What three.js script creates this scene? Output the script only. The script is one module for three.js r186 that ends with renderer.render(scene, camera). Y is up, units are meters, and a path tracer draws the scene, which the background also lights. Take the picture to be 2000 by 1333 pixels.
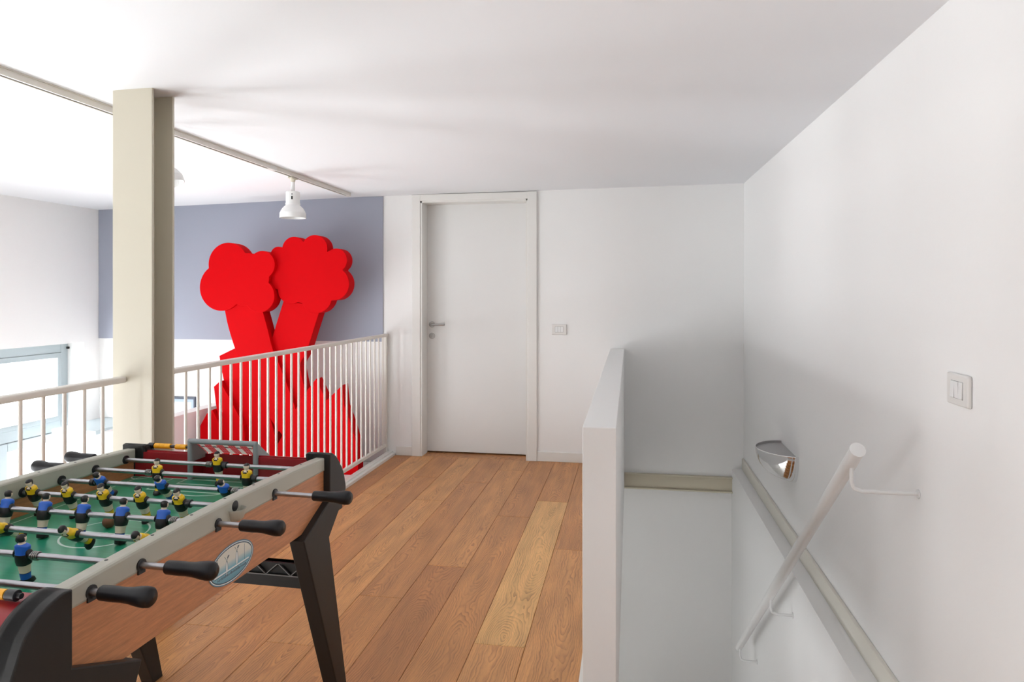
import * as THREE from 'three';
import { RoundedBoxGeometry } from 'three/addons/geometries/RoundedBoxGeometry.js';
import { RectAreaLightUniformsLib } from 'three/addons/lights/RectAreaLightUniformsLib.js';
import { mergeGeometries, mergeVertices, toCreasedNormals } from 'three/addons/utils/BufferGeometryUtils.js';
import { createNoise2D } from 'simplex-noise';

// ------------------------------------------------------------------ camera, sky, daylight, exposure
const scene = new THREE.Scene();
const camera = new THREE.PerspectiveCamera(53.13, 2000 / 1333, 0.05, 60);   // 24 mm lens, level, shifted down
camera.position.set(0, 1.35, 0);
camera.rotation.y = Math.atan(230 / 1333);
camera.setViewOffset(2000, 1333, 0, 91.5, 2000, 1333);
camera.updateProjectionMatrix();

const renderer = new THREE.WebGLRenderer({ antialias: true });
renderer.toneMapping = THREE.LinearToneMapping;
renderer.toneMappingExposure = 1.19;
renderer.shadowMap.enabled = true;
renderer.shadowMap.type = THREE.PCFSoftShadowMap;

scene.background = new THREE.Color(0.93, 0.97, 1.0);      // even overcast sky outside the windows
scene.backgroundIntensity = 5.0;

// daylight of the four tall windows in the left wall: z range of each opening
const WINDOWS = [[-5.305, -3.95], [-3.15, -1.8], [-1.0, 0.35], [1.0, 2.2]];
const WIN_BOTTOM = -2.45, WIN_TOP = 0.925;
RectAreaLightUniformsLib.init();
for (const [z0, z1] of WINDOWS) {
  const l = new THREE.RectAreaLight(new THREE.Color(0.95, 0.975, 1.0), 7.6, z1 - z0 - 0.02, WIN_TOP - WIN_BOTTOM - 0.02);
  l.position.set(-5.02, (WIN_TOP + WIN_BOTTOM) / 2, (z0 + z1) / 2);
  l.lookAt(0, (WIN_TOP + WIN_BOTTOM) / 2, (z0 + z1) / 2);
  scene.add(l);
}

// ------------------------------------------------------------------ helpers
function mulberry(a) { return () => { a |= 0; a = a + 0x6D2B79F5 | 0; let t = Math.imul(a ^ a >>> 15, 1 | a); t = t + Math.imul(t ^ t >>> 7, 61 | t) ^ t; return ((t ^ t >>> 14) >>> 0) / 4294967296; }; }
const rnd = mulberry(7);
const noise = createNoise2D(mulberry(11));
const V = (x, y, z) => new THREE.Vector3(x, y, z);
const taken = {};
function numbered(n) { if (!(n in taken)) { taken[n] = 0; return n; } return n + '_' + String(++taken[n]).padStart(3, '0'); }
function shade(o) { o.castShadow = true; o.receiveShadow = true; return o; }
function part(name, geo, mat, parent) { const m = shade(new THREE.Mesh(geo, mat)); m.name = name; parent.add(m); return m; }
function thing(name, label, category, pos = [0, 0, 0], group) {
  const g = new THREE.Group(); g.name = numbered(name); g.position.set(...pos); g.userData = { label, category };
  if (group) g.userData.group = group; scene.add(g); return g;
}
function single(name, geo, mat, label, category, pos = [0, 0, 0], group) {
  const m = shade(new THREE.Mesh(geo, mat)); m.name = numbered(name); m.position.set(...pos); m.userData = { label, category };
  if (group) m.userData.group = group; scene.add(m); return m;
}
function struct(name, geo, mat, label) { const m = shade(new THREE.Mesh(geo, mat)); m.name = name; m.userData = { kind: 'structure', label, category: name.split('_')[0] }; scene.add(m); return m; }
function structGroup(name, label) { const g = new THREE.Group(); g.name = name; g.userData = { kind: 'structure', label, category: name.split('_')[0] }; scene.add(g); return g; }
// box given by its two corners, uv in metres
function bx(x0, x1, y0, y1, z0, z1) {
  const g = new THREE.BoxGeometry(x1 - x0, y1 - y0, z1 - z0); g.translate((x0 + x1) / 2, (y0 + y1) / 2, (z0 + z1) / 2); return metreUV(g);
}
function rb(x0, x1, y0, y1, z0, z1, r = 0.003, s = 2) {
  const g = new RoundedBoxGeometry(x1 - x0, y1 - y0, z1 - z0, s, r); g.translate((x0 + x1) / 2, (y0 + y1) / 2, (z0 + z1) / 2); return metreUV(g);
}
function metreUV(g) {
  const p = g.attributes.position, n = g.attributes.normal, uv = new Float32Array(p.count * 2);
  for (let i = 0; i < p.count; i++) {
    const ax = Math.abs(n.getX(i)), ay = Math.abs(n.getY(i)), az = Math.abs(n.getZ(i));
    if (ay >= ax && ay >= az) { uv[2 * i] = p.getX(i); uv[2 * i + 1] = p.getZ(i); }
    else if (ax >= az) { uv[2 * i] = p.getZ(i); uv[2 * i + 1] = p.getY(i); }
    else { uv[2 * i] = p.getX(i); uv[2 * i + 1] = p.getY(i); }
  }
  g.setAttribute('uv', new THREE.BufferAttribute(uv, 2)); return g;
}
function merge(list) { return mergeGeometries(list.map(g => { const h = g.index ? g.toNonIndexed() : g; for (const k of Object.keys(h.attributes)) if (!['position', 'normal', 'uv'].includes(k)) h.deleteAttribute(k); return h; }), false); }
function cyl(a, b, r0, r1 = r0, seg = 20, cap = true) {
  const d = V().subVectors(b, a), g = new THREE.CylinderGeometry(r1, r0, d.length(), seg, 1, !cap);
  g.applyQuaternion(new THREE.Quaternion().setFromUnitVectors(V(0, 1, 0), d.clone().normalize())); g.translate((a.x + b.x) / 2, (a.y + b.y) / 2, (a.z + b.z) / 2); return g;
}
function tube(pts, r, seg = 40, rad = 10) { return new THREE.TubeGeometry(new THREE.CatmullRomCurve3(pts, false, 'catmullrom', 0.02), seg, r, rad, false); }
// outline of [z, y] points, pulled out along x from x0 to x1
function slabX(pts, x0, x1, bevel = 0) {
  const s = new THREE.Shape(pts.map(([z, y]) => new THREE.Vector2(-z, y)));
  const g = new THREE.ExtrudeGeometry(s, { depth: x1 - x0 - 2 * bevel, bevelEnabled: bevel > 0, bevelSize: bevel, bevelThickness: bevel, bevelOffset: -bevel, bevelSegments: 2, curveSegments: 12 });
  g.translate(0, 0, x0 + bevel); g.rotateY(Math.PI / 2); return metreUV(g);
}
function std(color, roughness = 0.6, o = {}) { const c = Array.isArray(color) ? new THREE.Color(...color) : new THREE.Color(color); return new THREE.MeshPhysicalMaterial({ color: c, roughness, ...o }); }
function dataTex(w, h, f, srgb = true) {
  const d = new Uint8Array(w * h * 4);
  for (let j = 0; j < h; j++) for (let i = 0; i < w; i++) { const c = f(i, j), k = 4 * (j * w + i); d[k] = Math.max(0, Math.min(255, c[0])); d[k + 1] = Math.max(0, Math.min(255, c[1])); d[k + 2] = Math.max(0, Math.min(255, c[2])); d[k + 3] = 255; }
  const t = new THREE.DataTexture(d, w, h); t.magFilter = THREE.LinearFilter; t.minFilter = THREE.LinearMipmapLinearFilter; t.generateMipmaps = true; t.wrapS = t.wrapT = THREE.RepeatWrapping;
  if (srgb) t.colorSpace = THREE.SRGBColorSpace; t.needsUpdate = true; return t;
}
function canvasTex(w, h, draw) { const c = document.createElement('canvas'); c.width = w; c.height = h; draw(c.getContext('2d')); const t = new THREE.CanvasTexture(c); t.colorSpace = THREE.SRGBColorSpace; t.anisotropy = 8; return t; }

// ------------------------------------------------------------------ materials
const plasterBump = dataTex(256, 256, (i, j) => { const a = 2 * Math.PI / 256; const v = 128 + 50 * noise(4 * Math.cos(i * a) + 9, 4 * Math.sin(i * a) + 4 * Math.cos(j * a)) + 40 * noise(i * 0.35, j * 0.35); return [v, v, v]; }, false);
const M = {
  wall: std([0.925, 0.918, 0.905], 0.9, { bumpMap: plasterBump, bumpScale: 0.0004 }),
  ceiling: std([0.855, 0.86, 0.88], 0.95),
  lowFloor: std([0.80, 0.78, 0.74], 0.5),
  trim: std([0.83, 0.815, 0.78], 0.35),
  door: std([0.83, 0.825, 0.81], 0.4),
  cream: std([0.66, 0.61, 0.495], 0.4),
  railing: std([0.80, 0.76, 0.70], 0.4),
  skirt: std([0.80, 0.765, 0.68], 0.5),
  beige: std([0.66, 0.60, 0.47], 0.5),
  blue: std('#a3a7b5', 0.85),
  red: std([0.64, 0.0008, 0.004], 0.6, { specularIntensity: 0.12 }),
  chrome: std([0.82, 0.82, 0.83], 0.06, { metalness: 1 }),
  steel: std([0.38, 0.37, 0.36], 0.28, { metalness: 1 }),
  white: std([0.86, 0.86, 0.85], 0.35),
  switchPlate: std([0.82, 0.80, 0.77], 0.35),
  switchGap: std([0.25, 0.24, 0.23], 0.6),
  winFrame: std([0.36, 0.41, 0.43], 0.4),
  glass: new THREE.MeshPhysicalMaterial({ color: 0xffffff, roughness: 0, transmission: 1, thickness: 0, ior: 1.5 }),
  black: std([0.016, 0.016, 0.018], 0.38),
  blackSoft: std([0.006, 0.006, 0.008], 0.36, { specularIntensity: 0.7 }),
  legBlack: std([0.017, 0.016, 0.015], 0.48, { specularIntensity: 0.7 }),
  tableGrey: std([0.46, 0.45, 0.38], 0.42),
  tableRed: std([0.30, 0.012, 0.018], 0.32),
  goalGrey: std([0.27, 0.29, 0.30], 0.4),
  rod: std([0.40, 0.39, 0.41], 0.33, { metalness: 1 }),
  yellowBead: std([0.95, 0.45, 0.01], 0.35),
  shirtYellow: std([0.92, 0.58, 0.01], 0.35),
  shirtBlue: std([0.02, 0.13, 0.60], 0.35),
  skin: std([0.85, 0.70, 0.55], 0.45),
  kitBlack: std([0.012, 0.011, 0.012], 0.4),
  cork: std([0.20, 0.085, 0.04], 0.7),
  frameDark: std([0.05, 0.06, 0.09], 0.4),
  frameBlue: std([0.35, 0.43, 0.55], 0.4),
  screw: std([0.7, 0.7, 0.7], 0.25, { metalness: 1 }),
  paper: std([0.84, 0.86, 0.87], 0.7),
};

// oak boards: growth rings cut lengthwise, pores along the grain; a few variants of figure and tone
const OAK = [];
{
  const tones = [[209, 149, 92], [199, 139, 86], [215, 156, 98], [189, 129, 79], [205, 144, 88], [232, 181, 116]];
  tones.forEach((tone, v) => {
    const cx = 0.3 + 0.4 * rnd(), ph = 40 * rnd(), amp = v % 2 ? 0.055 : 0.03;
    const map = dataTex(256, 1024, (i, j) => {
      const x = i / 256 * 0.2, z = j / 1024 * 1.86;
      const wob = 0.010 * noise(x * 6 + ph, z * 1.9) + 0.0035 * noise(x * 30 + ph, z * 9);
      const dx = x - 0.2 * cx - 0.03 * noise(ph, z * 0.8), hgt = amp * noise(ph + 5, z * 1.1) + 0.012;
      const r = Math.hypot(dx, hgt * 1.6) + wob;
      const ring = r / 0.0085, fr = ring - Math.floor(ring);
      const dark = Math.pow(fr, 3) * (0.55 + 0.45 * noise(x * 14 + ph, z * 3.5));
      const pore = Math.max(0, noise(x * 420 + ph, z * 22) - 0.15) * (0.35 + 0.65 * fr);
      const patch = 0.5 * noise(x * 9 + ph + 20, z * 1.4) + 0.35 * noise(x * 45, z * 3 + ph);
      const k = 1 + 0.1 * patch - 0.27 * Math.max(0, dark) - 0.16 * pore;
      return [tone[0] * k, tone[1] * (k - 0.06 * Math.max(0, dark)), tone[2] * (k - 0.1 * Math.max(0, dark))];
    });
    OAK.push(std(0xffffff, 0.42, { map }));
  });
}
const laminate = dataTex(512, 512, (i, j) => {
  const a = noise(i * 0.006, j * 0.11) * 0.5 + noise(i * 0.02 + 30, j * 0.45) * 0.35 + noise(i * 0.05 + 60, j * 1.1) * 0.3;
  const k = 1 + 0.12 * a; return [194 * k, 130 * k, 88 * k];
});
laminate.repeat.set(1.6, 1.6);
M.laminate = std(0xffffff, 0.4, { map: laminate });

// ------------------------------------------------------------------ the setting
const XR = 0.866, XL = -4.755, ZB = -5.48, ZF = 2.4, XC = -2.0, YLOW = -2.5;
// ceiling plaster, not quite level
{
  const nx = 24, nz = 16, g = new THREE.BoxGeometry(XR - XL + 0.7, 0.25, ZF - ZB + 0.7, nx, 1, nz);
  g.translate((XR + XL) / 2, 0.125, (ZF + ZB) / 2);
  const p = g.attributes.position;
  const lerp = (x, a, b, fa, fb) => fa + (fb - fa) * (x - a) / (b - a);
  for (let i = 0; i < p.count; i++) {
    const x = Math.max(XL, Math.min(XR, p.getX(i))), z = Math.max(ZB, Math.min(-1.5, p.getZ(i)));
    const far = x < -2.05 ? lerp(x, XL, -2.05, 2.115, 2.177) : lerp(x, -2.05, XR, 2.177, 2.206);
    const k = 0.0137 * Math.max(0, Math.min(1, (x + 1.95) / 2.816));
    if (p.getY(i) < 0.1) p.setY(i, far - k * (z - ZB)); else p.setY(i, 2.5);
  }
  g.computeVertexNormals();
  struct('ceiling', toCreasedNormals(g, 0.3), M.ceiling, 'white plaster ceiling over the whole gallery');
}
// back wall: the door niche is left open, a thin leaf of masonry closes it behind
const DX0 = -1.717, DX1 = -0.815, DTOP = 2.125;
struct('wall_back', merge([
  bx(XL - 0.3, DX0, -0.06, 2.45, ZB - 0.3, ZB), bx(DX1, XR + 0.3, -0.06, 2.45, ZB - 0.3, ZB), bx(DX0, DX1, DTOP, 2.45, ZB - 0.3, ZB), bx(DX0, DX1, -0.06, DTOP, ZB - 0.3, ZB - 0.22),
  bx(XL - 0.3, XR + 0.3, YLOW - 0.2, -0.06, ZB - 0.35, ZB - 0.03),
]), M.wall, 'white back wall with the door');
struct('wall_right', merge([bx(XR, XR + 0.3, 0.0, 2.45, ZB - 0.35, ZF + 0.3), bx(0.778, XR + 0.3, YLOW - 0.2, 0.0, ZB - 0.35, ZF + 0.3)]), M.wall, 'white right wall along the stairwell');
struct('wall_front', bx(XL - 0.35, XR + 0.3, YLOW - 0.2, 2.45, ZF, ZF + 0.3), M.wall, 'white wall behind the viewer');
{
  const L = [], X0 = XL - 0.35; let z = ZB - 0.35;
  for (const [a, b] of WINDOWS) { L.push(bx(X0, XL, WIN_BOTTOM, WIN_TOP, z, a)); z = b; }
  L.push(bx(X0, XL, WIN_BOTTOM, WIN_TOP, z, ZF + 0.3), bx(X0, XL, WIN_TOP, 2.45, ZB - 0.35, ZF + 0.3), bx(X0, XL, YLOW - 0.2, WIN_BOTTOM, ZB - 0.35, ZF + 0.3));
  struct('wall_left', merge(L), M.wall, 'white left wall of the tall lower room with windows');
}
struct('floor_lower', bx(XL - 0.35, XR + 0.3, YLOW - 0.2, YLOW, ZB - 0.35, ZF + 0.3), M.lowFloor, 'pale floor of the room below');
struct('wall_partition', bx(-2.0, -1.9, YLOW, -0.171, ZB - 0.03, -2.9), M.wall, 'white partition below the edge of the gallery');
// half-height wall between the floor and the stairwell
struct('wall_stair', merge([rb(-0.152, -0.043, -0.17, 0.917, ZB, -2.23, 0.003)]), M.wall, 'white half-height wall beside the stairwell');

// gallery floor: slab and oak boards laid towards the door
const floor = structGroup('floor', 'warm brown oak plank floor');
part('slab', merge([bx(XC, -0.153, -0.17, -0.021, ZB, ZF), bx(-0.153, 0.778, -0.17, -0.021, -2.15, ZF)]), M.wall, floor);
{
  const joints = { '-2': [-3.0], '-1': [-3.6], 0: [-2.575, -4.42], 1: [-4.08], 2: [-3.28], 3: [-2.9, -4.777], 4: [-4.31], 5: [-4.86], 6: [-4.385], 7: [-3.55] };
  const tone = { '0:-2.575': 5, '-1:-3.6': 2, '0:-4.42': 1, '1:-4.08': 3, '2:-3.28': 1, '3:-2.9': 0, '3:-4.777': 4, '4:-4.31': 3, '5:-4.86': 4, '6:-4.385': 2 };
  const cache = {};
  function board(w, l) {                       // a board with eased top edges, 14 triangles a side at most
    const key = w.toFixed(4) + '_' + l.toFixed(4); if (cache[key]) return cache[key];
    const e = 0.002, h = 0.02, g = new THREE.BufferGeometry(), P = [], U = [];
    const q = (a, b, c, d) => { for (const v of [a, b, c, a, c, d]) { P.push(...v); U.push(v[0] / 0.2 + 0.5, v[2] / 1.9 + 0.5); } };
    const b0 = [-w / 2, -h, -l / 2], b1 = [w / 2, -h, -l / 2], b2 = [w / 2, -h, l / 2], b3 = [-w / 2, -h, l / 2];
    const m = [b0, b1, b2, b3].map(v => [v[0], -e, v[2]]), t = [b0, b1, b2, b3].map(v => [v[0] - Math.sign(v[0]) * e, 0, v[2] - Math.sign(v[2]) * e]), b = [b0, b1, b2, b3];
    q(t[3], t[2], t[1], t[0]);
    for (let k = 0; k < 4; k++) { const n = (k + 1) % 4; q(t[k], t[n], m[n], m[k]); q(m[k], m[n], b[n], b[k]); }
    g.setAttribute('position', new THREE.Float32BufferAttribute(P, 3)); g.setAttribute('uv', new THREE.Float32BufferAttribute(U, 2)); g.computeVertexNormals();
    return cache[key] = g;
  }
  let n = 0;
  for (let c = -7; c <= 7; c++) {
    const xb = -0.395 - 0.2 * c; let x1 = xb, x0 = xb - 0.2;
    x1 = Math.min(x1, 0.778); x0 = Math.max(x0, -1.94);
    const far = c <= -3 ? -2.15 : ZB;
    if (c === -2 || c === -1) { if (c === -1) x1 = -0.153; else { /* strip beyond the half wall, in front of the stairs */ } }
    const js = [...(joints[c] || [-2.9 + 0.37 * ((c * 5 % 7) + 7)])].sort((a, b) => a - b);
    while (js[js.length - 1] + 1.86 < ZF) js.push(js[js.length - 1] + 1.86);
    while (js[0] - 1.86 > -6) js.unshift(js[0] - 1.86);
    const cuts = [far, ...js.filter(z => z > far + 0.05 && z < ZF - 0.05), ZF];
    for (let k = 0; k + 1 < cuts.length; k++) {
      let z0 = cuts[k], z1 = cuts[k + 1]; const segs = [];
      if (c === -2) { if (z1 <= -2.15) continue; segs.push([x0, x1, Math.max(z0, -2.15), z1]); }
      else if (c === -1) { segs.push([x0, x1, z0, z1]); }
      else segs.push([x0, x1, z0, z1]);
      for (const [a, b, e, f] of segs) {
        const tk = tone[c + ':' + (cuts[k + 1])] ?? tone[c + ':' + cuts[k]];
        const start = k === 0 ? js[0] : cuts[k];
        const v = (c === 0 && cuts[k + 1] === -2.575) ? 5 : (c + 20) * 3 + Math.round(start * 7) ;
        const mi = v === 5 ? 5 : ((v % 5) + 5) % 5;
        const p = part('plank', board(b - a - 0.0014, f - e - 0.0014), OAK[mi], floor); p.position.set((a + b) / 2, 0, (e + f) / 2);
        if (n++ % 2) p.rotation.y = Math.PI;
      }
    }
  }
  // the strip between the half wall's line and the stair head
  for (const [a, b] of [[-2.15, -1.05], [-1.05, 0.81], [0.81, ZF]]) { const p = part('plank', board(0.0412, b - a - 0.0008), OAK[2], floor); p.position.set(-0.1324 + 0.0005, 0, (a + b) / 2); }
}
// skirting, kerb and edge trims
struct('baseboard_back', merge([rb(DX1 + 0.075, -0.153, 0, 0.076, ZB, ZB + 0.012), rb(-1.93, -1.79, 0, 0.076, ZB, ZB + 0.012)]), M.trim, 'off-white skirting board beside the door');
struct('trim_1', merge([rb(-1.965, -1.937, -0.02, 0.022, ZB + 0.002, ZF, 0.004), rb(-2.0, -1.96, -0.18, 0.036, ZB + 0.002, ZF, 0.004)]), M.trim, 'cream moulded kerb along the foot of the railing');
struct('trim_2', rb(XR - 0.016, XR, 0.0, 0.085, ZB, -0.9, 0.003), M.skirt, 'beige skirting strip along the right wall above the stairwell ledge');
struct('trim_3', merge([rb(-0.043, 0.778, -0.07, -0.06, ZB - 0.02, ZB + 0.035, 0.002), rb(-0.043, 0.778, -0.18, -0.17, ZB - 0.02, ZB + 0.035, 0.002), bx(-0.043, 0.778, -0.171, -0.069, ZB - 0.02, ZB + 0.004)]), M.beige, 'beige steel channel across the back of the stairwell');
struct('baseboard_stair', rb(-0.166, -0.153, 0, 0.076, ZB + 0.013, -2.23, 0.003), M.trim, 'off-white skirting on the half-height wall');

// door in its niche
{
  const d = structGroup('door_1', 'plain white flush door with a steel lever handle');
  part('door_leaf', rb(DX0 + 0.004, DX1 - 0.004, 0.012, DTOP - 0.004, -5.66, -5.62, 0.003), M.door, d);
  part('casing', rb(-1.79, DX0, 0, 2.178, ZB, ZB + 0.02, 0.004), M.trim, d);
  part('casing', rb(DX1, -0.739, 0, 2.182, ZB, ZB + 0.02, 0.004), M.trim, d);
  part('casing', rb(DX0 - 0.004, DX1 + 0.004, DTOP, 2.18, ZB, ZB + 0.018, 0.004), M.trim, d);
  part('jamb', bx(DX0 - 0.001, DX0 + 0.014, 0, DTOP, -5.62, ZB + 0.012), M.trim, d);
  part('jamb', bx(DX1 - 0.014, DX1 + 0.001, 0, DTOP, -5.62, ZB + 0.012), M.trim, d);
  part('jamb', bx(DX0, DX1, DTOP - 0.014, DTOP + 0.001, -5.62, ZB + 0.012), M.trim, d);
  part('threshold', bx(DX0, DX1, -0.02, 0, -5.7, ZB), OAK[1], d);
  const hx = -1.662, hy = 1.092, hz = -5.62;
  const rose = part('handle', merge([cyl(V(hx, hy, hz), V(hx, hy, hz + 0.009), 0.026, 0.025, 28), tube([V(hx, hy, hz + 0.008), V(hx, hy, hz + 0.045), V(hx + 0.006, hy, hz + 0.054), V(hx + 0.03, hy, hz + 0.056), V(hx + 0.125, hy + 0.001, hz + 0.053)], 0.0085, 40, 12)]), M.steel, d);
  part('lock_cylinder', merge([cyl(V(hx, hy - 0.097, hz), V(hx, hy - 0.097, hz + 0.008), 0.026, 0.025, 28), cyl(V(hx, hy - 0.09, hz + 0.004), V(hx, hy - 0.09, hz + 0.012), 0.0085, 0.0085, 16), bx(hx - 0.004, hx + 0.004, hy - 0.115, hy - 0.09, hz + 0.004, hz + 0.011)]), M.steel, d);
}

// tall windows in the left wall
WINDOWS.forEach(([z0, z1], i) => {
  const w = structGroup('window_' + (i + 1), 'tall grey framed window with a fixed top light');
  const X = -4.95, a = X - 0.03, b = X + 0.03, F = 0.075, top = 0.9, T0 = 0.115, T1 = 0.275;
  part('frame', merge([rb(a, b, WIN_BOTTOM, top + 0.025, z0, z0 + F, 0.004), rb(a, b, WIN_BOTTOM, top + 0.025, z1 - F, z1, 0.004), rb(a, b, top - 0.06, top + 0.025, z0 + F, z1 - F, 0.004), rb(a, b, WIN_BOTTOM, WIN_BOTTOM + 0.06, z0 + F, z1 - F, 0.004)]), M.winFrame, w);
  part('transom', rb(a, b, T0 + 0.04, T1 - 0.03, z0 + F, z1 - F, 0.004), M.winFrame, w);
  const tl = part('top_light', merge([rb(X - 0.02, X + 0.038, T1 - 0.03, T1 + 0.012, z0 + F, z1 - F, 0.005), rb(X - 0.02, X + 0.038, top - 0.105, top - 0.062, z0 + F, z1 - F, 0.005), rb(X - 0.02, X + 0.038, T1, top - 0.09, z0 + F, z0 + F + 0.04, 0.005), rb(X - 0.02, X + 0.038, T1, top - 0.09, z1 - F - 0.04, z1 - F, 0.005)]), M.winFrame, w);
  part('pane', bx(X - 0.002, X + 0.002, T1 + 0.01, top - 0.1, z0 + F + 0.038, z1 - F - 0.038), M.glass, tl);
  const zm = (z0 + z1) / 2, S = 0.07, y0 = WIN_BOTTOM + 0.062, y1 = T0 + 0.036;
  for (const [c0, c1, hz] of [[z0 + F + 0.003, zm - 0.002, z0 + F], [zm + 0.002, z1 - F - 0.003, z1 - F]]) {
    const c = part('casement', merge([rb(X - 0.02, X + 0.04, y0, y1, c0, c0 + S, 0.005), rb(X - 0.02, X + 0.04, y0, y1, c1 - S, c1, 0.005), rb(X - 0.02, X + 0.04, y1 - S, y1, c0 + S, c1 - S, 0.005), rb(X - 0.02, X + 0.04, y0, y0 + 0.12, c0 + S, c1 - S, 0.005), rb(X - 0.02, X + 0.034, -1.2, -1.14, c0 + S, c1 - S, 0.005)]), M.winFrame, w);
    part('pane', bx(X - 0.002, X + 0.002, -1.14, y1 - S, c0 + S, c1 - S), M.glass, c);
    part('pane', bx(X - 0.002, X + 0.002, y0 + 0.12, -1.2, c0 + S, c1 - S), M.glass, c);
    for (const hy of [-0.06, -1.2, -2.2]) part('hinge', merge([cyl(V(X + 0.043, hy - 0.06, hz), V(X + 0.043, hy - 0.022, hz), 0.008, 0.008, 10), cyl(V(X + 0.043, hy - 0.019, hz), V(X + 0.043, hy + 0.019, hz), 0.008, 0.008, 10), cyl(V(X + 0.043, hy + 0.022, hz), V(X + 0.043, hy + 0.06, hz), 0.008, 0.008, 10)]), M.winFrame, c);
  }
  part('latch', rb(X + 0.03, X + 0.05, 0.865, 0.885, z0 - 0.0, z0 + 0.02, 0.004), M.black, w);
});

// painted grey-blue field on the back wall
single('wall_panel', bx(XL + 0.003, -2.045, 0.95, 2.173, ZB, ZB + 0.012), M.blue, 'large flat grey-blue panel on the back wall behind the red sculpture', 'panel');

// ledge in front of the back wall and the low wall beside it
single('display_ledge', rb(-3.49, -2.034, -0.2, -0.07, ZB + 0.001, -4.35, 0.003), M.wall, 'white ledge below the railing carrying the red sculpture', 'ledge');
struct('wall_low', merge([rb(-3.61, -3.492, YLOW, 0.395, ZB + 0.001, -4.2, 0.003)]), M.wall, 'low white wall left of the red sculpture');

// ------------------------------------------------------------------ steel column
{
  const c = thing('steel_column', 'cream painted steel H-section column standing in the line of the railing', 'column', [-1.976, 0, -2.519]);
  part('flange', rb(-0.089, 0.089, -0.17, 2.2, 0.057, 0.069, 0.002), M.cream, c);
  part('flange', rb(-0.089, 0.089, -0.17, 2.2, -0.069, -0.057, 0.002), M.cream, c);
  part('web', bx(-0.005, 0.005, -0.17, 2.2, -0.058, 0.058), M.cream, c);
  part('base_plate', rb(-0.1, 0.1, 0.001, 0.012, -0.08, 0.08, 0.002), M.cream, c);
}
// ------------------------------------------------------------------ railings
function railing(label, z0, z1, first, count, endPost) {
  const r = thing('railing', label, 'railing', [-2.017, 0, 0]);
  part('top_rail', rb(-0.018, 0.018, 0.993, 1.018, z0, z1, 0.006, 3), M.railing, r);
  part('bottom_rail', rb(-0.012, 0.012, 0.072, 0.097, z0, z1, 0.003), M.railing, r);
  const b = cyl(V(0, 0.09, 0), V(0, 1.0, 0), 0.0068, 0.0068, 12);
  for (let k = 0; k < count; k++) part('baluster', b, M.railing, r).position.z = first + 0.0908 * k;
  for (const z of endPost) part('post', rb(-0.014, 0.014, -0.15, 1.0, z - 0.014, z + 0.014, 0.003), M.railing, r);
}
railing('cream steel railing with many thin balusters in front of the red sculpture', ZB + 0.003, -2.592, -2.663 - 0.0908 * 30, 31, [-5.455, -2.62]);
railing('cream steel railing left of the steel column, ending on its face', -2.449, ZF - 0.01, -2.341, 51, [0.2, 2.2]);

// ------------------------------------------------------------------ track and spotlights
{
  const t = thing('lighting_track', 'long cream lighting track along the ceiling', 'track', [-2.252, 2.175, 0]);
  const side = (x0, x1) => slabX([[-5.22, 0.004], [-5.22, -0.031], [1.6, -0.031], [1.6, 0.004]], x0, x1, 0.0015);
  part('rail_side', side(0.008, 0.018), M.railing, t); part('rail_side', side(-0.018, -0.008), M.railing, t);
  part('rail_base', bx(-0.024, 0.024, -0.006, 0.006, -5.225, 1.6), M.railing, t);
  part('contact_strip', bx(-0.0085, 0.0085, -0.027, -0.005, -5.2, 1.6), M.black, t);
  part('end_cap', rb(-0.019, 0.019, -0.032, 0.004, -5.245, -5.2, 0.002), M.railing, t);
  part('joint_sleeve', rb(-0.0195, 0.0195, -0.0325, 0, -4.06, -3.99, 0.002), M.trim, t);
}
function spot(label, z, tilt, turn) {
  const s = thing('track_spotlight', label, 'spotlight', [-2.252, 2.145, z], 'white bell spotlights on the lighting track');
  part('adapter', merge([rb(-0.014, 0.014, -0.014, -0.002, -0.045, 0.045, 0.004), cyl(V(0, -0.04, 0), V(0, -0.012, 0), 0.011, 0.02, 16)]), M.cream, s);
  part('stem', cyl(V(0, -0.1, 0), V(0, -0.035, 0), 0.0135, 0.0125, 16), M.white, s);
  const P = [[0.001, 0.0], [0.042, 0.0], [0.046, -0.004], [0.046, -0.075], [0.049, -0.079], [0.049, -0.084], [0.047, -0.092], [0.056, -0.1], [0.07, -0.115], [0.08, -0.132], [0.083, -0.142], [0.086, -0.144], [0.087, -0.178], [0.082, -0.178], [0.079, -0.145], [0.05, -0.105], [0.001, -0.1]];
  const h = part('shade', new THREE.LatheGeometry(P.map(p => new THREE.Vector2(...p)), 40), M.white, s);
  h.position.y = -0.1; h.rotation.set(tilt, turn, 0, 'YXZ');
  part('lamp_glass', new THREE.SphereGeometry(0.07, 28, 14, 0, Math.PI * 2, 0, Math.PI / 2).scale(1, -0.3, 1).translate(0, -0.135, 0), M.white, h);
  part('vent', merge([bx(-0.005, 0.005, -0.057, -0.034, 0.043, 0.0475), bx(-0.003, 0.003, -0.025, -0.018, 0.043, 0.0475)]), M.black, h).rotation.y = 0.35;
}
spot('white bell-shaped spotlight hanging in front of the grey-blue panel', -4.31, 0, 0);
spot('white spotlight half hidden behind the steel column', -2.94, 0.3, -1.3);

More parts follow.
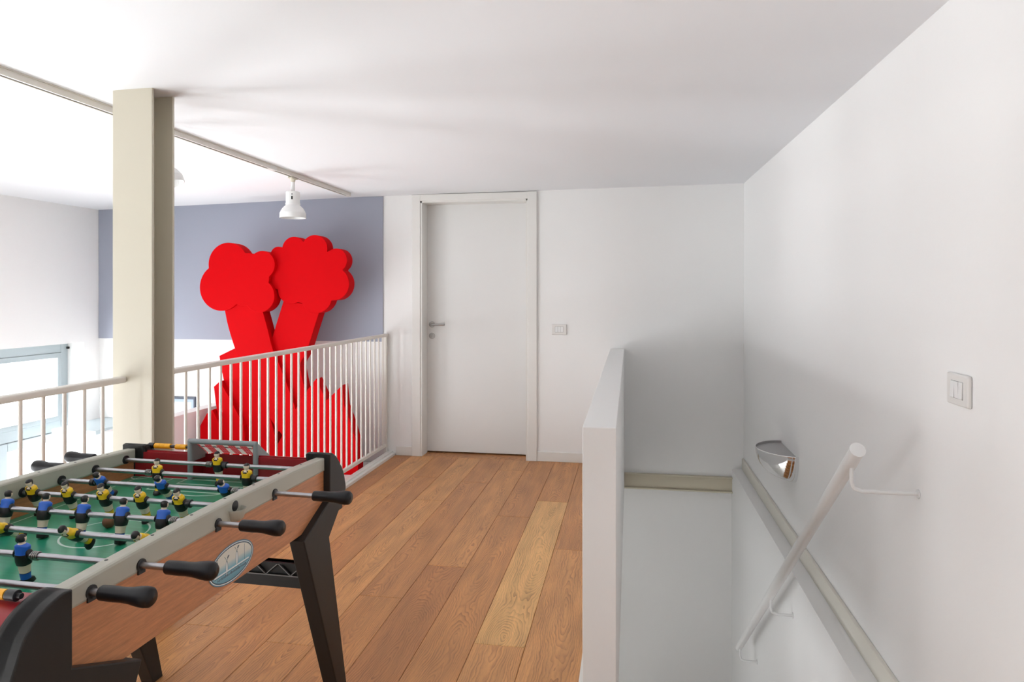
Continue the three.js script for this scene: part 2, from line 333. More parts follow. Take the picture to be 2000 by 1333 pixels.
// ------------------------------------------------------------------ switches
function lightSwitch(label, pos, turn, rockers) {
  const s = thing('light_switch', label, 'switch', pos); s.rotation.y = turn;
  part('plate', rb(-0.06, 0.06, -0.042, 0.042, 0, 0.011, 0.005, 3), M.switchPlate, s);
  part('recess', rb(-0.0345, 0.0345, -0.0235, 0.0235, 0.005, 0.0114, 0.001), M.switchGap, s);
  const w = 0.067 / rockers;
  for (let k = 0; k < rockers; k++) {
    const g = new RoundedBoxGeometry(w - 0.0016, 0.0445, 0.009, 2, 0.0012); g.rotateX(k % 2 ? 0.05 : -0.05); g.translate(-0.0335 + w * (k + 0.5), 0, 0.0095);
    part('rocker', g, M.white, s);
  }
}
lightSwitch('small white light switch on the back wall beside the door', [-0.559, 1.066, ZB], 0, 3);
lightSwitch('white light switch with three narrow rockers on the right wall above the handrail', [XR, 1.096, -1.985], -Math.PI / 2, 3);

// ------------------------------------------------------------------ stair handrail
{
  const A = V(0.675, 0.88, -2.2), B = V(0.675, -0.868, -4.465), d = V().subVectors(B, A).normalize();
  const h = thing('stair_handrail', 'white tubular handrail sloping down the stairwell', 'handrail');
  part('tube', cyl(A, B, 0.0215, 0.0215, 32), M.white, h);
  part('end_cap', cyl(A.clone().addScaledVector(d, -0.004), A.clone().addScaledVector(d, 0.003), 0.0228, 0.0228, 32), M.white, h);
  const arm = (s, xw) => {
    const p = A.clone().addScaledVector(d, s), q = p.clone(); q.y -= 0.018;
    const low = p.y - 0.095;
    part('bracket', merge([tube([q, V(q.x, low + 0.03, q.z), V(q.x + 0.006, low + 0.008, q.z), V(q.x + 0.03, low, q.z), V(xw, low, q.z)], 0.0062, 40, 10), cyl(V(xw - 0.003, low, q.z), V(xw, low, q.z), 0.014, 0.014, 16)]), M.white, h);
  };
  arm(0.07, XR - 0.001); arm(1.62, 0.777); arm(2.8, 0.777);
}
// ------------------------------------------------------------------ chrome wall lamp (switched off)
{
  const s = thing('wall_sconce', 'polished chrome half-bowl wall lamp above the stairwell skirting', 'wall lamp', [XR, 0.5, -3.955]);
  const N = 48, R = 24, build = (az, ax, ay, flip) => {
    const P = [], I = [];
    for (let j = 0; j <= R; j++) for (let i = 0; i <= N; i++) {
      const t = Math.PI * i / N, f = Math.PI / 2 * j / R, k = Math.cos(f);
      P.push(-ax * Math.sin(t) * Math.pow(k, 0.8), -ay * Math.sin(f), az * Math.cos(t) * (0.5 + 0.5 * k));
    }
    for (let j = 0; j < R; j++) for (let i = 0; i < N; i++) { const a = j * (N + 1) + i, b = a + 1, c = a + N + 1, e = c + 1; flip ? I.push(a, b, c, b, e, c) : I.push(a, c, b, b, c, e); }
    const g = new THREE.BufferGeometry(); g.setAttribute('position', new THREE.Float32BufferAttribute(P, 3)); g.setIndex(I); g.computeVertexNormals(); return g;
  };
  part('bowl', build(0.213, 0.178, 0.155, true), M.chrome, s);
  part('bowl_lining', build(0.209, 0.174, 0.15, false), std([0.42, 0.41, 0.41], 0.5), s);
  {
    const sh = new THREE.Shape(); sh.moveTo(0, -0.207); for (let i = 0; i <= 40; i++) { const t = Math.PI * i / 40; sh.lineTo(0.172 * Math.sin(t), -0.207 * Math.cos(t)); } sh.closePath();
    const g = new THREE.ExtrudeGeometry(sh, { depth: 0.004, bevelEnabled: false }); g.rotateX(-Math.PI / 2); g.rotateY(Math.PI); g.translate(0, -0.014, 0);
    part('glass_cover', g, std([0.40, 0.39, 0.39], 0.35), s);
  }
  const rim = []; for (let i = 0; i <= 40; i++) { const t = Math.PI * i / 40; rim.push(V(-0.176 * Math.sin(t), 0.001, 0.211 * Math.cos(t))); }
  part('rim', new THREE.TubeGeometry(new THREE.CatmullRomCurve3(rim), 80, 0.003, 8), M.chrome, s);
  part('back_plate', rb(-0.006, 0, -0.12, -0.012, -0.12, 0.12, 0.002), M.steel, s);
}

// ------------------------------------------------------------------ stairs down
{
  const st = thing('staircase', 'oak stairs going down between the half-height wall and right wall', 'stairs');
  const rise = 2.5 / 13, run = 0.236;
  for (let k = 1; k < 13; k++) {
    part('tread', rb(-0.04, 0.776, -k * rise - 0.035, -k * rise, -2.15 - k * run - 0.0, -2.15 - (k - 1) * run + 0.02, 0.004), OAK[k % 5], st);
    part('riser', bx(-0.04, 0.776, -(k + 1) * rise, -k * rise - 0.035, -2.15 - k * run, -2.15 - k * run + 0.018), OAK[(k + 2) % 5], st);
  }
}

// ------------------------------------------------------------------ red twin-tree sculpture
{
  const ox = -2.75, s = thing('tree_sculpture', 'big glossy red cut-out sculpture of two trees with cloud-shaped crowns', 'sculpture', [ox, -0.07, -5.1]);
  const slab = (pts, zf, depth = 0.11) => {
    const sh = new THREE.Shape(pts.map(([x, y]) => new THREE.Vector2(x - ox, y + 0.07)));
    const g = new THREE.ExtrudeGeometry(sh, { depth: depth - 0.004, bevelEnabled: true, bevelSize: 0.002, bevelOffset: -0.002, bevelThickness: 0.002, bevelSegments: 1 });
    g.translate(0, 0, zf + 5.1 - depth + 0.002); return g;
  };
  const cloud = (cx, cy, C) => {
    const pts = [];
    for (let i = 0; i < 220; i++) {
      const a = 2 * Math.PI * i / 220, ux = Math.cos(a), uy = Math.sin(a); let m = 0;
      for (const [x, y, r] of C) { const dx = x - cx, dy = y - cy, b = dx * ux + dy * uy, q = b * b - dx * dx - dy * dy + r * r; if (q > 0) m = Math.max(m, b + Math.sqrt(q)); }
      pts.push([cx + ux * m, cy + uy * m]);
    }
    return pts;
  };
  const smooth = pts => new THREE.CatmullRomCurve3(pts.map(p => V(p[0], p[1], 0)), false, 'centripetal').getPoints(pts.length * 5).map(p => [p.x, p.y]);
  part('crown', slab(cloud(-3.06, 1.47, [[-3.202, 1.592, 0.175], [-2.906, 1.585, 0.112], [-3.264, 1.406, 0.191], [-2.929, 1.336, 0.132], [-3.035, 1.489, 0.192], [-3.055, 1.443, 0.187]]), -5.05), M.red, s);
  part('crown', slab(cloud(-2.54, 1.51, [[-2.787, 1.665, 0.068], [-2.652, 1.71, 0.101], [-2.475, 1.712, 0.11], [-2.294, 1.619, 0.094], [-2.314, 1.432, 0.131], [-2.46, 1.331, 0.132], [-2.677, 1.387, 0.114], [-2.558, 1.515, 0.237], [-2.79, 1.5, 0.11]]), -5.09), M.red, s);
  part('trunk', slab([...smooth([[-3.256, 1.28], [-3.218, 1.1], [-3.147, 0.891], [-3.082, 0.753], [-2.926, 0.489], [-2.819, 0.314], [-2.649, 0.118], [-2.52, -0.065]]), ...smooth([[-2.38, -0.065], [-2.43, 0.025], [-2.555, 0.235], [-2.649, 0.496], [-2.755, 0.759], [-2.819, 0.896], [-2.872, 1.083], [-2.93, 1.28]])], -5.07), M.red, s);
  part('trunk', slab([...smooth([[-2.75, 1.3], [-2.82, 1.091], [-2.863, 0.961], [-3.014, 0.66], [-3.21, 0.294], [-3.36, -0.065]]), ...smooth([[-2.95, -0.065], [-2.841, 0.2], [-2.56, 0.4], [-2.565, 0.551], [-2.596, 0.708], [-2.607, 0.787], [-2.559, 0.876], [-2.486, 1.084], [-2.43, 1.25]])], -5.11), M.red, s);
  part('rock', slab([[-3.303, 0.846], [-3.135, 0.923], [-3.043, 0.785], [-2.893, 0.493], [-2.73, -0.068], [-3.14, -0.068], [-3.07, 0.29], [-3.194, 0.504], [-3.265, 0.652], [-3.287, 0.751]], -5.085), M.red, s);
  part('rock', slab([[-3.323, 0.599], [-3.268, 0.646], [-3.182, 0.508], [-3.058, 0.294], [-3.031, -0.069], [-3.235, -0.069], [-3.274, 0.287], [-3.306, 0.465]], -5.04), M.red, s);
  part('rock', slab([[-3.424, 0.286], [-3.364, 0.387], [-3.315, 0.418], [-3.255, 0.301], [-3.205, -0.067], [-3.419, -0.067]], -5.01), M.red, s);
  part('grass_tuft', slab([[-2.85, -0.069], [-2.8, 0.1], [-2.57, 0.53], [-2.446, 0.681], [-2.379, 0.545], [-2.358, 0.512], [-2.225, 0.636], [-2.209, 0.472], [-2.153, 0.33], [-2.113, 0.196], [-2.097, 0.015], [-2.097, -0.069]], -5.06), M.red, s);
}

// ------------------------------------------------------------------ things in the lower room
{
  const p = thing('picture_frame', 'dark framed white picture on the back wall right of the column', 'picture', [-3.99, 0.2, ZB + 0.001]);
  part('frame', merge([rb(-0.215, 0.215, 0.222, 0.242, 0, 0.03, 0.002), rb(-0.215, 0.215, -0.242, -0.222, 0, 0.03, 0.002), rb(0.2, 0.215, -0.225, 0.225, 0, 0.03, 0.002), rb(-0.215, -0.2, -0.225, 0.225, 0, 0.03, 0.002)]), M.frameDark, p);
  part('inner_frame', merge([bx(-0.201, 0.201, 0.195, 0.223, 0, 0.022), bx(-0.201, 0.201, -0.223, -0.195, 0, 0.022), bx(0.172, 0.201, -0.196, 0.196, 0, 0.022), bx(-0.201, -0.172, -0.196, 0.196, 0, 0.022)]), M.frameBlue, p);
  part('sheet', bx(-0.173, 0.173, -0.197, 0.197, 0.001, 0.01), M.paper, p);
}
{
  const c = thing('white_cabinet', 'tall plain white cabinet in the lower room left of the column', 'cabinet', [-4.5, YLOW, -5.19]);
  part('body', rb(-0.2, 0.2, 0, 2.7, -0.28, 0.27, 0.004), M.paper, c);
  part('top', rb(-0.21, 0.21, 2.7, 2.735, -0.285, 0.28, 0.004), M.winFrame, c);
  part('side_panel', rb(0.2, 0.212, 0.08, 2.66, -0.24, 0.22, 0.003), M.paper, c);
}

// ------------------------------------------------------------------ foosball table
const TROT = 0.02374, TC = [-1.35, -1.503];
const table = thing('foosball_table', 'wood-sided foosball table with grey rails, black legs and green pitch', 'foosball table',
  [TC[0] * Math.cos(TROT) - TC[1] * Math.sin(TROT), 0, TC[0] * Math.sin(TROT) + TC[1] * Math.cos(TROT)]);
table.rotation.y = -TROT;
const RODY = 0.808, FIELD = 0.742, rodZ = i => -0.443 + 0.125 * (i - 1);
// pitch print
const pitchTex = canvasTex(1024, 1024, c => {
  c.fillStyle = '#22936c'; c.fillRect(0, 0, 1024, 1024);
  const r = mulberry(5);
  for (let k = 0; k < 900; k++) { c.fillStyle = `rgba(${r() < 0.5 ? '14,110,80' : '84,166,138'},${0.05 + 0.1 * r()})`; c.fillRect(r() * 1024 - 100, r() * 1024, 60 + 240 * r(), 2 + 9 * r()); }
  c.strokeStyle = '#d6e8df'; c.lineWidth = 6;
  const X = x => 512 + x / 0.33 * 512, Z = z => 512 + z / 0.51 * 512, kx = 512 / 0.33, kz = 512 / 0.51;
  c.strokeRect(X(-0.3), Z(-0.49), 0.6 * kx, 0.98 * kz);
  c.beginPath(); c.moveTo(X(-0.3), Z(0)); c.lineTo(X(0.3), Z(0)); c.stroke();
  c.beginPath(); c.ellipse(X(0), Z(0), 0.1 * kx, 0.1 * kz, 0, 0, 7); c.stroke();
  c.beginPath(); c.ellipse(X(0), Z(0), 0.006 * kx, 0.006 * kz, 0, 0, 7); c.fillStyle = '#d6e8df'; c.fill();
  for (const s of [-1, 1]) {
    c.strokeRect(X(-0.18), Z(s > 0 ? 0.365 : -0.49), 0.36 * kx, 0.125 * kz);
    c.strokeRect(X(-0.13), Z(s > 0 ? 0.44 : -0.49), 0.26 * kx, 0.05 * kz);
    c.beginPath(); c.ellipse(X(0), Z(s * 0.39), 0.09 * kx, 0.06 * kz, 0, s < 0 ? 0.42 : Math.PI + 0.42, s < 0 ? Math.PI - 0.42 : 2 * Math.PI - 0.42); c.stroke();
    c.beginPath(); c.ellipse(X(0), Z(s * 0.41), 0.005 * kx, 0.004 * kz, 0, 0, 7); c.fill();
    for (const t of [-1, 1]) { c.beginPath(); c.ellipse(X(t * 0.3), Z(s * 0.49), 0.03 * kx, 0.03 * kz, 0, 0, 7); c.save(); c.clip(); c.restore(); c.stroke(); }
  }
});
{
  const g = new THREE.PlaneGeometry(0.66, 1.02); g.rotateX(-Math.PI / 2); g.translate(0, FIELD, 0);
  const body = part('pitch', g, std(0xffffff, 0.3, { map: pitchTex, clearcoat: 0.3, clearcoatRoughness: 0.25 }), table);
  part('pitch_board', bx(-0.332, 0.332, FIELD - 0.02, FIELD - 0.001, -0.512, 0.512), M.kitBlack, body);
}
for (const s of [-1, 1]) {
  const x0 = s > 0 ? 0.331 : -0.3525, x1 = s > 0 ? 0.3525 : -0.331;
  part('side_panel', rb(x0, x1, 0.64, 0.815, -0.497, 0.497, 0.0015), M.laminate, table);
  // grey rail: slightly arched along its length, rounded over the top
  const up = [], lo = []; for (let k = 0; k <= 24; k++) { const z = -0.49 + 0.98 * k / 24; up.push([z, 0.834 + 0.014 * (1 - Math.pow(z / 0.49, 2))]); }
  const rail = part('rail', slabX([[-0.49, 0.793], ...up, [0.49, 0.793]], s > 0 ? 0.322 : -0.3575, s > 0 ? 0.3575 : -0.322, 0.006), M.tableGrey, table);
  for (let k = 0; k < 7; k++) { const z = -0.38 + 0.125 * k, y = 0.834 + 0.014 * (1 - Math.pow(z / 0.49, 2)); part('screw_hole', cyl(V(s * 0.334, y - 0.0005, z), V(s * 0.334, y + 0.0004, z), 0.0035, 0.0035, 12), M.black, rail); }
}
// end caps, corners, goals
const arc = pts => new THREE.CatmullRomCurve3(pts.map(([z, y]) => V(z, y, 0)), false, 'centripetal').getPoints(pts.length * 4).map(p => [p.x, p.y]);
// profiles as [distance from the middle, height]; the near end is a little fuller than the far end
const PROFILE = {
  '-1': { cap: [...arc([[0.5, 0.829], [0.528, 0.822], [0.558, 0.797], [0.584, 0.76], [0.598, 0.71]]), [0.598, 0.64], [0.5, 0.64]], edge: arc([[0.49, 0.845], [0.503, 0.848], [0.528, 0.835], [0.562, 0.803], [0.59, 0.763], [0.605, 0.72]]), inner: 0.288 },
  1: { cap: [...arc([[0.5, 0.83], [0.525, 0.826], [0.548, 0.817], [0.567, 0.804], [0.583, 0.785], [0.594, 0.76], [0.603, 0.71]]), [0.603, 0.64], [0.5, 0.64]], edge: arc([[0.49, 0.838], [0.505, 0.84], [0.522, 0.837], [0.54, 0.831], [0.56, 0.82], [0.572, 0.81], [0.583, 0.798], [0.592, 0.78], [0.6, 0.76], [0.608, 0.74], [0.612, 0.715]]), inner: 0.312 },
};
for (const e of [-1, 1]) {
  const P = PROFILE[e], last = P.edge[P.edge.length - 1][0];
  P.corner = [...P.edge, [last, 0.64], [0.497, 0.64]];
  P.leg = [...P.edge, [last, 0.705], [0.567, 0.663], [0.485, 0.588], [0.625, 0], [0.576, 0], [0.324, 0.63], [0.49, 0.702]];
}
const flip = (pts, e) => e < 0 ? pts : pts.map(([z, y]) => [-z, y]).reverse();
const outward = (pts, e) => pts.map(([z, y]) => [e * z, y]);
const netTex = canvasTex(512, 128, c => {
  c.fillStyle = '#d81f30'; c.fillRect(0, 0, 512, 128);
  c.strokeStyle = '#e59a96'; c.lineWidth = 3; for (let x = 0; x < 512; x += 18) { c.beginPath(); c.moveTo(x, 0); c.lineTo(x + 30, 128); c.stroke(); } for (let y = 8; y < 128; y += 24) { c.beginPath(); c.moveTo(0, y); c.lineTo(512, y); c.stroke(); }
  for (let k = 0; k < 6; k++) { const x = 12 + k * 97; c.fillStyle = '#f0eee6'; c.beginPath(); c.moveTo(x, 0); c.lineTo(x + 40, 0); c.lineTo(x + 44, 58); c.lineTo(x + 6, 58); c.fill(); c.beginPath(); c.moveTo(x + 6, 68); c.lineTo(x + 46, 68); c.lineTo(x + 52, 128); c.lineTo(x + 10, 128); c.fill(); c.fillStyle = '#2a3330'; c.fillRect(x + 4, 58, 26, 10); }
});
for (const e of [-1, 1]) {
  for (const s of [-1, 1]) part('end_cap', slabX(outward(PROFILE[e].cap, e), s > 0 ? 0.121 : -0.32, s > 0 ? 0.32 : -0.121, 0.003), M.tableRed, table);
  part('goal_back', slabX(flip([[-0.56, 0.812], [-0.57, 0.79], [-0.586, 0.76], [-0.598, 0.71], [-0.598, 0.64], [-0.56, 0.64]], e), -0.122, 0.122, 0.001), M.tableRed, table);
  for (const s of [-1, 1]) part('inner_end', bx(s < 0 ? -0.332 : 0.119, s < 0 ? -0.119 : 0.332, FIELD - 0.02, 0.824, e < 0 ? -0.502 : 0.492, e < 0 ? -0.492 : 0.502), M.tableRed, table);
  const zg = e * 0.489, goal = part('goal_frame', merge([cyl(V(-0.118, FIELD, zg), V(-0.118, 0.868, zg), 0.0085, 0.0085, 16), cyl(V(0.118, FIELD, zg), V(0.118, 0.868, zg), 0.0085, 0.0085, 16), cyl(V(-0.122, 0.868, zg), V(0.122, 0.868, zg), 0.0085, 0.0085, 16), ...[-0.122, 0.113].map(x => slabX(flip([[-0.489, 0.874], [-0.57, 0.812], [-0.57, 0.8], [-0.489, 0.8]], e), x, x + 0.009, 0.001))]), M.goalGrey, table);
  { const g = new THREE.PlaneGeometry(0.228, 0.1); g.rotateX(-Math.PI / 2); g.rotateX(-0.654); g.translate(0, 0.8425, -0.5295); if (e > 0) g.rotateY(Math.PI); part('net', g, std(0xffffff, 0.5, { map: netTex, side: THREE.DoubleSide, transmission: 0.5, thickness: 0, roughness: 1 }), goal); }
  const bar = part('score_counter', cyl(V(e * 0.31, 0.8375, e * 0.528), V(e * 0.14, 0.8375, e * 0.528), 0.005, 0.005, 10), M.black, table);
  [0.292, 0.27, 0.25, 0.23, 0.19, 0.17].forEach((x, k) => part(k ? 'bead' : 'end_knob', cyl(V(e * (x + 0.0095), 0.8375, e * 0.528), V(e * (x - 0.0095), 0.8375, e * 0.528), k ? 0.0088 : 0.0095, k ? 0.0088 : 0.0095, 18), k ? M.yellowBead : M.black, bar));
  for (const s of [-1, 1]) {
    const corner = part('corner_cap', slabX(outward(PROFILE[e].corner, e), s > 0 ? PROFILE[e].inner : -0.366, s > 0 ? 0.366 : -PROFILE[e].inner, 0.01), M.legBlack, table);
    const leg = part('leg', slabX(outward(PROFILE[e].leg, e), s > 0 ? 0.326 : -0.375, s > 0 ? 0.375 : -0.326, 0.003), M.legBlack, table);
    part('screw', cyl(V(s * 0.374, 0.684, e * 0.535), V(s * 0.3765, 0.684, e * 0.535), 0.0045, 0.004, 14), M.screw, leg);
    part('foot', rb(s > 0 ? 0.328 : -0.373, s > 0 ? 0.373 : -0.328, 0, 0.012, e < 0 ? -0.624 : 0.574, e < 0 ? -0.574 : 0.624, 0.002), M.blackSoft, leg);
  }
  // cross beam with moulded ribs on top
  const za = e * 0.40, zb = e * 0.43, zl = Math.min(za, zb), zh = Math.max(za, zb);
  const zf = e < 0 ? zh : zl, out = e < 0 ? 1 : -1;       // the face turned to the middle of the table
  const beam = part('cross_beam', merge([bx(-0.33, 0.33, 0.458, 0.492, zl, zh), bx(-0.33, 0.33, 0.491, 0.531, zl + (e < 0 ? 0 : 0.008), zh - (e < 0 ? 0.008 : 0)), bx(-0.33, 0.33, 0.527, 0.531, zl, zh)]), M.legBlack, table);
  const ribs = []; for (let k = 0; k < 16; k++) { const a = k % 2 ? 0.493 : 0.528, b = k % 2 ? 0.528 : 0.493, g = new THREE.BoxGeometry(Math.hypot(0.0412, b - a), 0.0028, 0.006); g.rotateZ(Math.atan2(b - a, 0.0412)); g.translate(-0.33 + 0.0412 * (k + 0.5), (a + b) / 2, zf - out * 0.004); ribs.push(g); }
  ribs.push(bx(-0.33, 0.33, 0.491, 0.4942, zf - 0.0035, zf + 0.0005));
  part('ribs', merge(ribs), std([0.22, 0.22, 0.21], 0.4), beam);
}
part('underside', bx(-0.332, 0.332, 0.645, 0.655, -0.55, 0.55), M.blackSoft, table);
// ball cup on the right-hand and left-hand rail
for (const s of [1, -1]) {
  const cup = new THREE.LatheGeometry([[0.001, -0.03], [0.014, -0.029], [0.021, -0.022], [0.025, -0.006], [0.027, 0], [0.024, 0], [0.019, -0.019], [0.001, -0.025]].map(p => new THREE.Vector2(...p)), 24, -0.2, Math.PI + 0.4);
  if (s < 0) cup.rotateY(Math.PI); cup.translate(s * 0.357, 0.823, -0.012 * s);
  const c = part('ball_cup', cup, M.tableGrey, table);
  part('hole', cyl(V(s * 0.3569, 0.829, -0.012 * s), V(s * 0.3578, 0.829, -0.012 * s), 0.013, 0.013, 24), M.black, c);
}
// oval badge on the side panel
const badgeTex = canvasTex(512, 256, c => {
  c.fillStyle = '#5b7f92'; c.fillRect(0, 0, 512, 256);
  const g = c.createLinearGradient(0, 20, 0, 235); g.addColorStop(0, '#e4e0d2'); g.addColorStop(0.4, '#d9d9ce'); g.addColorStop(0.62, '#7fb3c6'); g.addColorStop(1, '#5c96ab');
  c.fillStyle = g; c.beginPath(); c.ellipse(256, 128, 236, 110, 0, 0, 7); c.fill();
  c.strokeStyle = '#33505f'; c.lineWidth = 6; c.stroke(); c.strokeStyle = '#eef0ec'; c.lineWidth = 5; c.beginPath(); c.ellipse(256, 128, 244, 117, 0, 0, 7); c.stroke();
  c.strokeStyle = '#3b5a68'; c.lineWidth = 3;
  for (const x of [96, 400]) { c.beginPath(); c.moveTo(x, 52); c.lineTo(x, 160); c.stroke(); }
  for (const [x, y] of [[195, 88], [310, 62]]) {
    c.fillStyle = '#dfe6e4'; c.beginPath(); c.ellipse(x, y + 56, 12, 46, 0, 0, 7); c.fill(); c.stroke();
    c.beginPath(); c.moveTo(x - 26, y - 26); c.quadraticCurveTo(x - 6, y - 8, x, y + 14); c.quadraticCurveTo(x + 8, y - 8, x + 30, y - 22); c.stroke();
    c.fillStyle = '#4a5a60'; c.beginPath(); c.ellipse(x + 14, y - 16, 6, 12, 0.8, 0, 7); c.fill();
  }
  c.fillStyle = '#dfe9ea'; c.fillRect(60, 160, 392, 10); c.fillStyle = '#3f6675'; c.fillRect(60, 172, 392, 4);
  const r = mulberry(3); c.fillStyle = '#38424c';
  for (let x = 92; x < 418; x += 12) { const h = 10 + 10 * r(); c.fillRect(x, 200 - h, 3 + 5 * r(), h); c.fillRect(x, 186 + 8 * r(), 9, 3); }
});
{
  const g = new THREE.CircleGeometry(1, 48); g.scale(0.092, 0.047, 1); g.rotateY(Math.PI / 2); g.translate(0.3535, 0.692, -0.006);
  part('oval_badge', g, std(0xffffff, 0.25, { map: badgeTex }), table);
}

// figures: one lofted body, head to foot block, coloured by region
function figure(shirt, front) {
  const S = [[-0.0635, 0.0085, 0.0115, 0.004], [-0.062, 0.0095, 0.0135, 0.0045], [-0.055, 0.0095, 0.0125, 0.003], [-0.052, 0.0082, 0.0082, 0.0005], [-0.045, 0.0088, 0.0082, 0], [-0.0385, 0.0098, 0.0086, 0], [-0.0375, 0.0096, 0.0085, 0], [-0.035, 0.0096, 0.0085, 0], [-0.026, 0.0106, 0.0092, 0], [-0.0205, 0.0112, 0.0098, 0], [-0.0195, 0.0128, 0.0112, 0], [-0.011, 0.0142, 0.0125, 0], [-0.002, 0.0142, 0.0122, 0], [0.0035, 0.0135, 0.0115, 0], [0.0045, 0.0132, 0.0106, 0], [0.012, 0.0142, 0.0098, 0.0006], [0.017, 0.0152, 0.0095, 0.001], [0.0205, 0.0146, 0.0088, 0.0005], [0.023, 0.0112, 0.0075, 0], [0.0245, 0.0068, 0.0062, 0], [0.0255, 0.0048, 0.005, 0], [0.0275, 0.0046, 0.005, 0.0004], [0.0292, 0.0062, 0.0068, 0.001], [0.0335, 0.0074, 0.0082, 0.0005], [0.0385, 0.0074, 0.0082, 0], [0.0425, 0.0056, 0.0062, -0.0005], [0.0446, 0.0022, 0.0025, -0.0005], [0.045, 0.0002, 0.0002, -0.0005]];
  const N = 20, P = [], I = [[], [], [], []];   // shirt, black, skin, sock
  S.forEach(([y, rx, rz, zc]) => { for (let i = 0; i < N; i++) { const a = 2 * Math.PI * i / N, sq = 0.85, cx = Math.cos(a), cz = Math.sin(a); P.push(rx * Math.sign(cx) * Math.pow(Math.abs(cx), sq), y, front * (zc + rz * Math.sign(cz) * Math.pow(Math.abs(cz), sq))); } });
  for (let j = 0; j + 1 < S.length; j++) for (let i = 0; i < N; i++) {
    const n = (i + 1) % N, a = j * N + i, b = j * N + n, c = a + N, d = b + N, y = (S[j][0] + S[j + 1][0]) / 2, am = 2 * Math.PI * (i + 0.5) / N, fz = Math.sin(am), fx = Math.abs(Math.cos(am));
    let m = 0;
    if (y < -0.0515) m = 1; else if (y < -0.0385) m = 3; else if (y < -0.0365) m = 1; else if (y < -0.02) m = 2; else if (y < 0.004) m = 1;
    else if (y < 0.0238) { m = 0; if (fz > 0.95 && y > 0.018) m = y > 0.021 ? 2 : 1; else if (fz > 0.8 && y > 0.021) m = 1; }
    else if (y < 0.0248) m = 1; else if (y < 0.0285) m = 2;
    else if (y < 0.0362) m = fz > 0.1 ? 2 : 1; else m = 1;
    const t = front > 0 ? [a, c, b, b, c, d] : [a, b, c, b, d, c]; I[m].push(...t);
  }
  for (let i = 1; i + 1 < N; i++) I[1].push(...(front > 0 ? [0, i, i + 1] : [0, i + 1, i]));
  const g = new THREE.BufferGeometry(); g.setAttribute('position', new THREE.Float32BufferAttribute(P, 3));
  // arms: dark sleeves hanging against the hips
  g.setIndex(I.flat()); g.computeVertexNormals();
  const base = g.toNonIndexed(); base.clearGroups(); const arm = x => { const s = new THREE.SphereGeometry(1, 10, 8); s.scale(0.0048, 0.0105, 0.0078); s.rotateZ(x > 0 ? 0.18 : -0.18); s.translate(x, 0.003, 0); const q = s.toNonIndexed(); q.deleteAttribute('uv'); return q; };
  const A = [arm(0.0148), arm(-0.0148)], arms = mergeGeometries(A);
  const cnt = I.map(k => k.length), pos = [base.attributes.position.array, arms.attributes.position.array], nor = [base.attributes.normal.array, arms.attributes.normal.array];
  const out = new THREE.BufferGeometry(), join = l => { const r = new Float32Array(l[0].length + l[1].length); r.set(l[0]); r.set(l[1], l[0].length); return r; };
  out.setAttribute('position', new THREE.BufferAttribute(join(pos), 3)); out.setAttribute('normal', new THREE.BufferAttribute(join(nor), 3));
  let o = 0; cnt.forEach((k, m) => { out.addGroup(o, k, m); o += k; }); out.addGroup(o, arms.attributes.position.count, 1);
  return [out, [shirt, M.kitBlack, M.skin, shirt]];
}
const YELLOW = figure(M.shirtYellow, 1), BLUE = figure(M.shirtBlue, -1);
const handleGeo = new THREE.LatheGeometry([[0.0001, 0], [0.012, 0], [0.0135, 0.003], [0.014, 0.03], [0.0135, 0.045], [0.0145, 0.062], [0.0175, 0.08], [0.0185, 0.092], [0.0175, 0.102], [0.013, 0.107], [0.0001, 0.108]].map(p => new THREE.Vector2(...p)), 28);
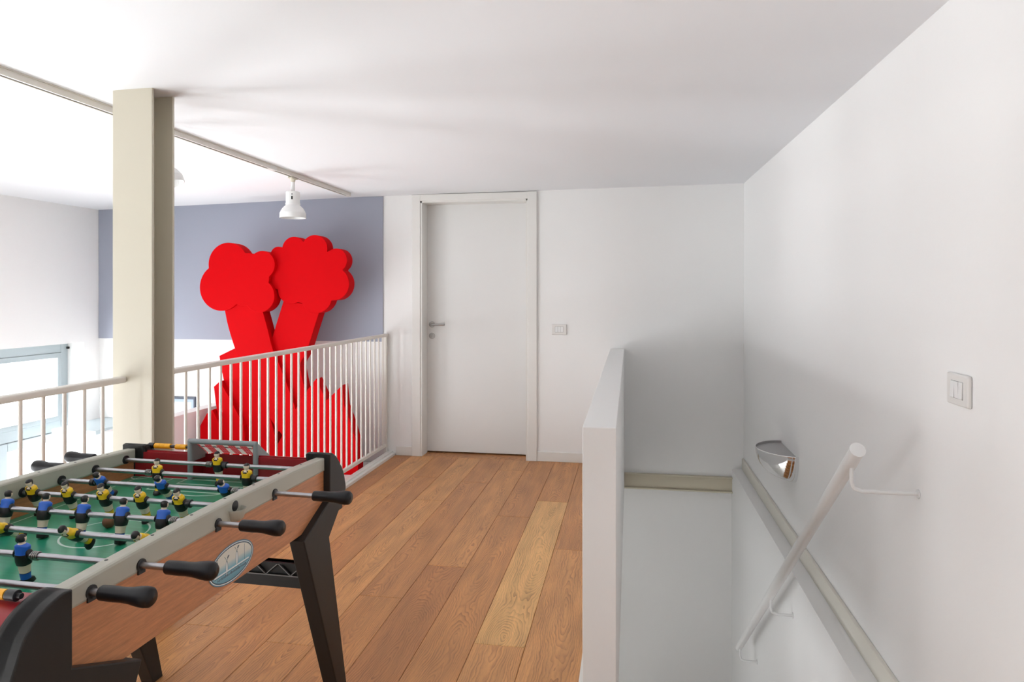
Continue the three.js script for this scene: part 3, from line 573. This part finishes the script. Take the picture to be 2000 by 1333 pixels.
// [team, figure places, tilt in degrees with the head towards the near end, reach of the bar past the side]
const RODS = [
  ['y', [0.015], 9, 0.09], ['y', [-0.103, 0.196], 4, 0.09], ['b', [-0.184, 0.013, 0.209], 38, 0.124], ['y', [-0.287, -0.174, -0.063, 0.049, 0.163], 22, 0.08],
  ['b', [-0.238, -0.125, -0.013, 0.097, 0.21], -9, 0.07], ['y', [-0.11, 0.08, 0.265], 56, 0.07], ['b', [-0.222, 0.078], 7, 0.068], ['b', [-0.03], 0, 0.03]];
RODS.forEach(([team, xs, tilt, reach], k) => {
  const s = team === 'b' ? 1 : -1, z = rodZ(k + 1);
  const far = -s * 0.35, near = s * (0.3525 + reach);
  const rod = part('rod', merge([cyl(V(-s * 0.29, 0, 0), V(near, 0, 0), 0.0066, 0.0066, 18), cyl(V(far, 0, 0), V(-s * 0.28, 0, 0), 0.0045, 0.0045, 14)]), M.rod, table);
  rod.position.set(0, RODY, z);
  const [g, m] = team === 'b' ? BLUE : YELLOW;
  for (const x of xs) { const f = part('player', g, m, rod); f.position.x = x; f.rotation.x = tilt * Math.PI / 180; f.scale.set(1.1, 1, 1.1); }
  const h = part('handle', handleGeo, M.blackSoft, rod); h.rotation.z = -s * Math.PI / 2; h.position.x = near - s * 0.004;
  for (const t of [-1, 1]) part('bearing', cyl(V(t * 0.318, 0, 0), V(t * 0.3225, 0, 0), 0.0135, 0.0135, 20), M.black, rod);
  for (const t of [s]) part('bearing', merge([cyl(V(t * 0.357, 0, 0), V(t * 0.3605, 0, 0), 0.0125, 0.0125, 20), bx(t > 0 ? 0.357 : -0.3605, t > 0 ? 0.3605 : -0.357, -0.017, 0, -0.0095, 0.0095)]), M.black, rod);
  const sx = s > 0 ? xs[xs.length - 1] + 0.032 : xs[0] - 0.032;
  const spring = (c) => { const L = []; for (let q = 0; q < 4; q++) { const t = new THREE.TorusGeometry(0.0082, 0.0014, 6, 18); t.rotateY(Math.PI / 2); t.translate(c + (q - 1.5) * 0.0042, 0, 0); L.push(t); } return merge(L); };
  if (Math.abs(sx) < 0.3) part('spring', spring(sx), M.steel, rod);
  const ox = s > 0 ? xs[0] - 0.03 : xs[xs.length - 1] + 0.026;
  if (Math.abs(ox) < 0.3) part('bumper', cyl(V(ox - 0.006, 0, 0), V(ox + 0.006, 0, 0), 0.0105, 0.0105, 18), M.black, rod);
});
// the ball lies on the pitch
{
  const p = V(-0.022, FIELD + 0.0155, -0.036).applyAxisAngle(V(0, 1, 0), -TROT).add(table.position);
  single('foosball', new THREE.SphereGeometry(0.0155, 28, 18), M.cork, 'small brown ball on the green pitch behind a blue figure', 'ball', p.toArray());
}

renderer.render(scene, camera);
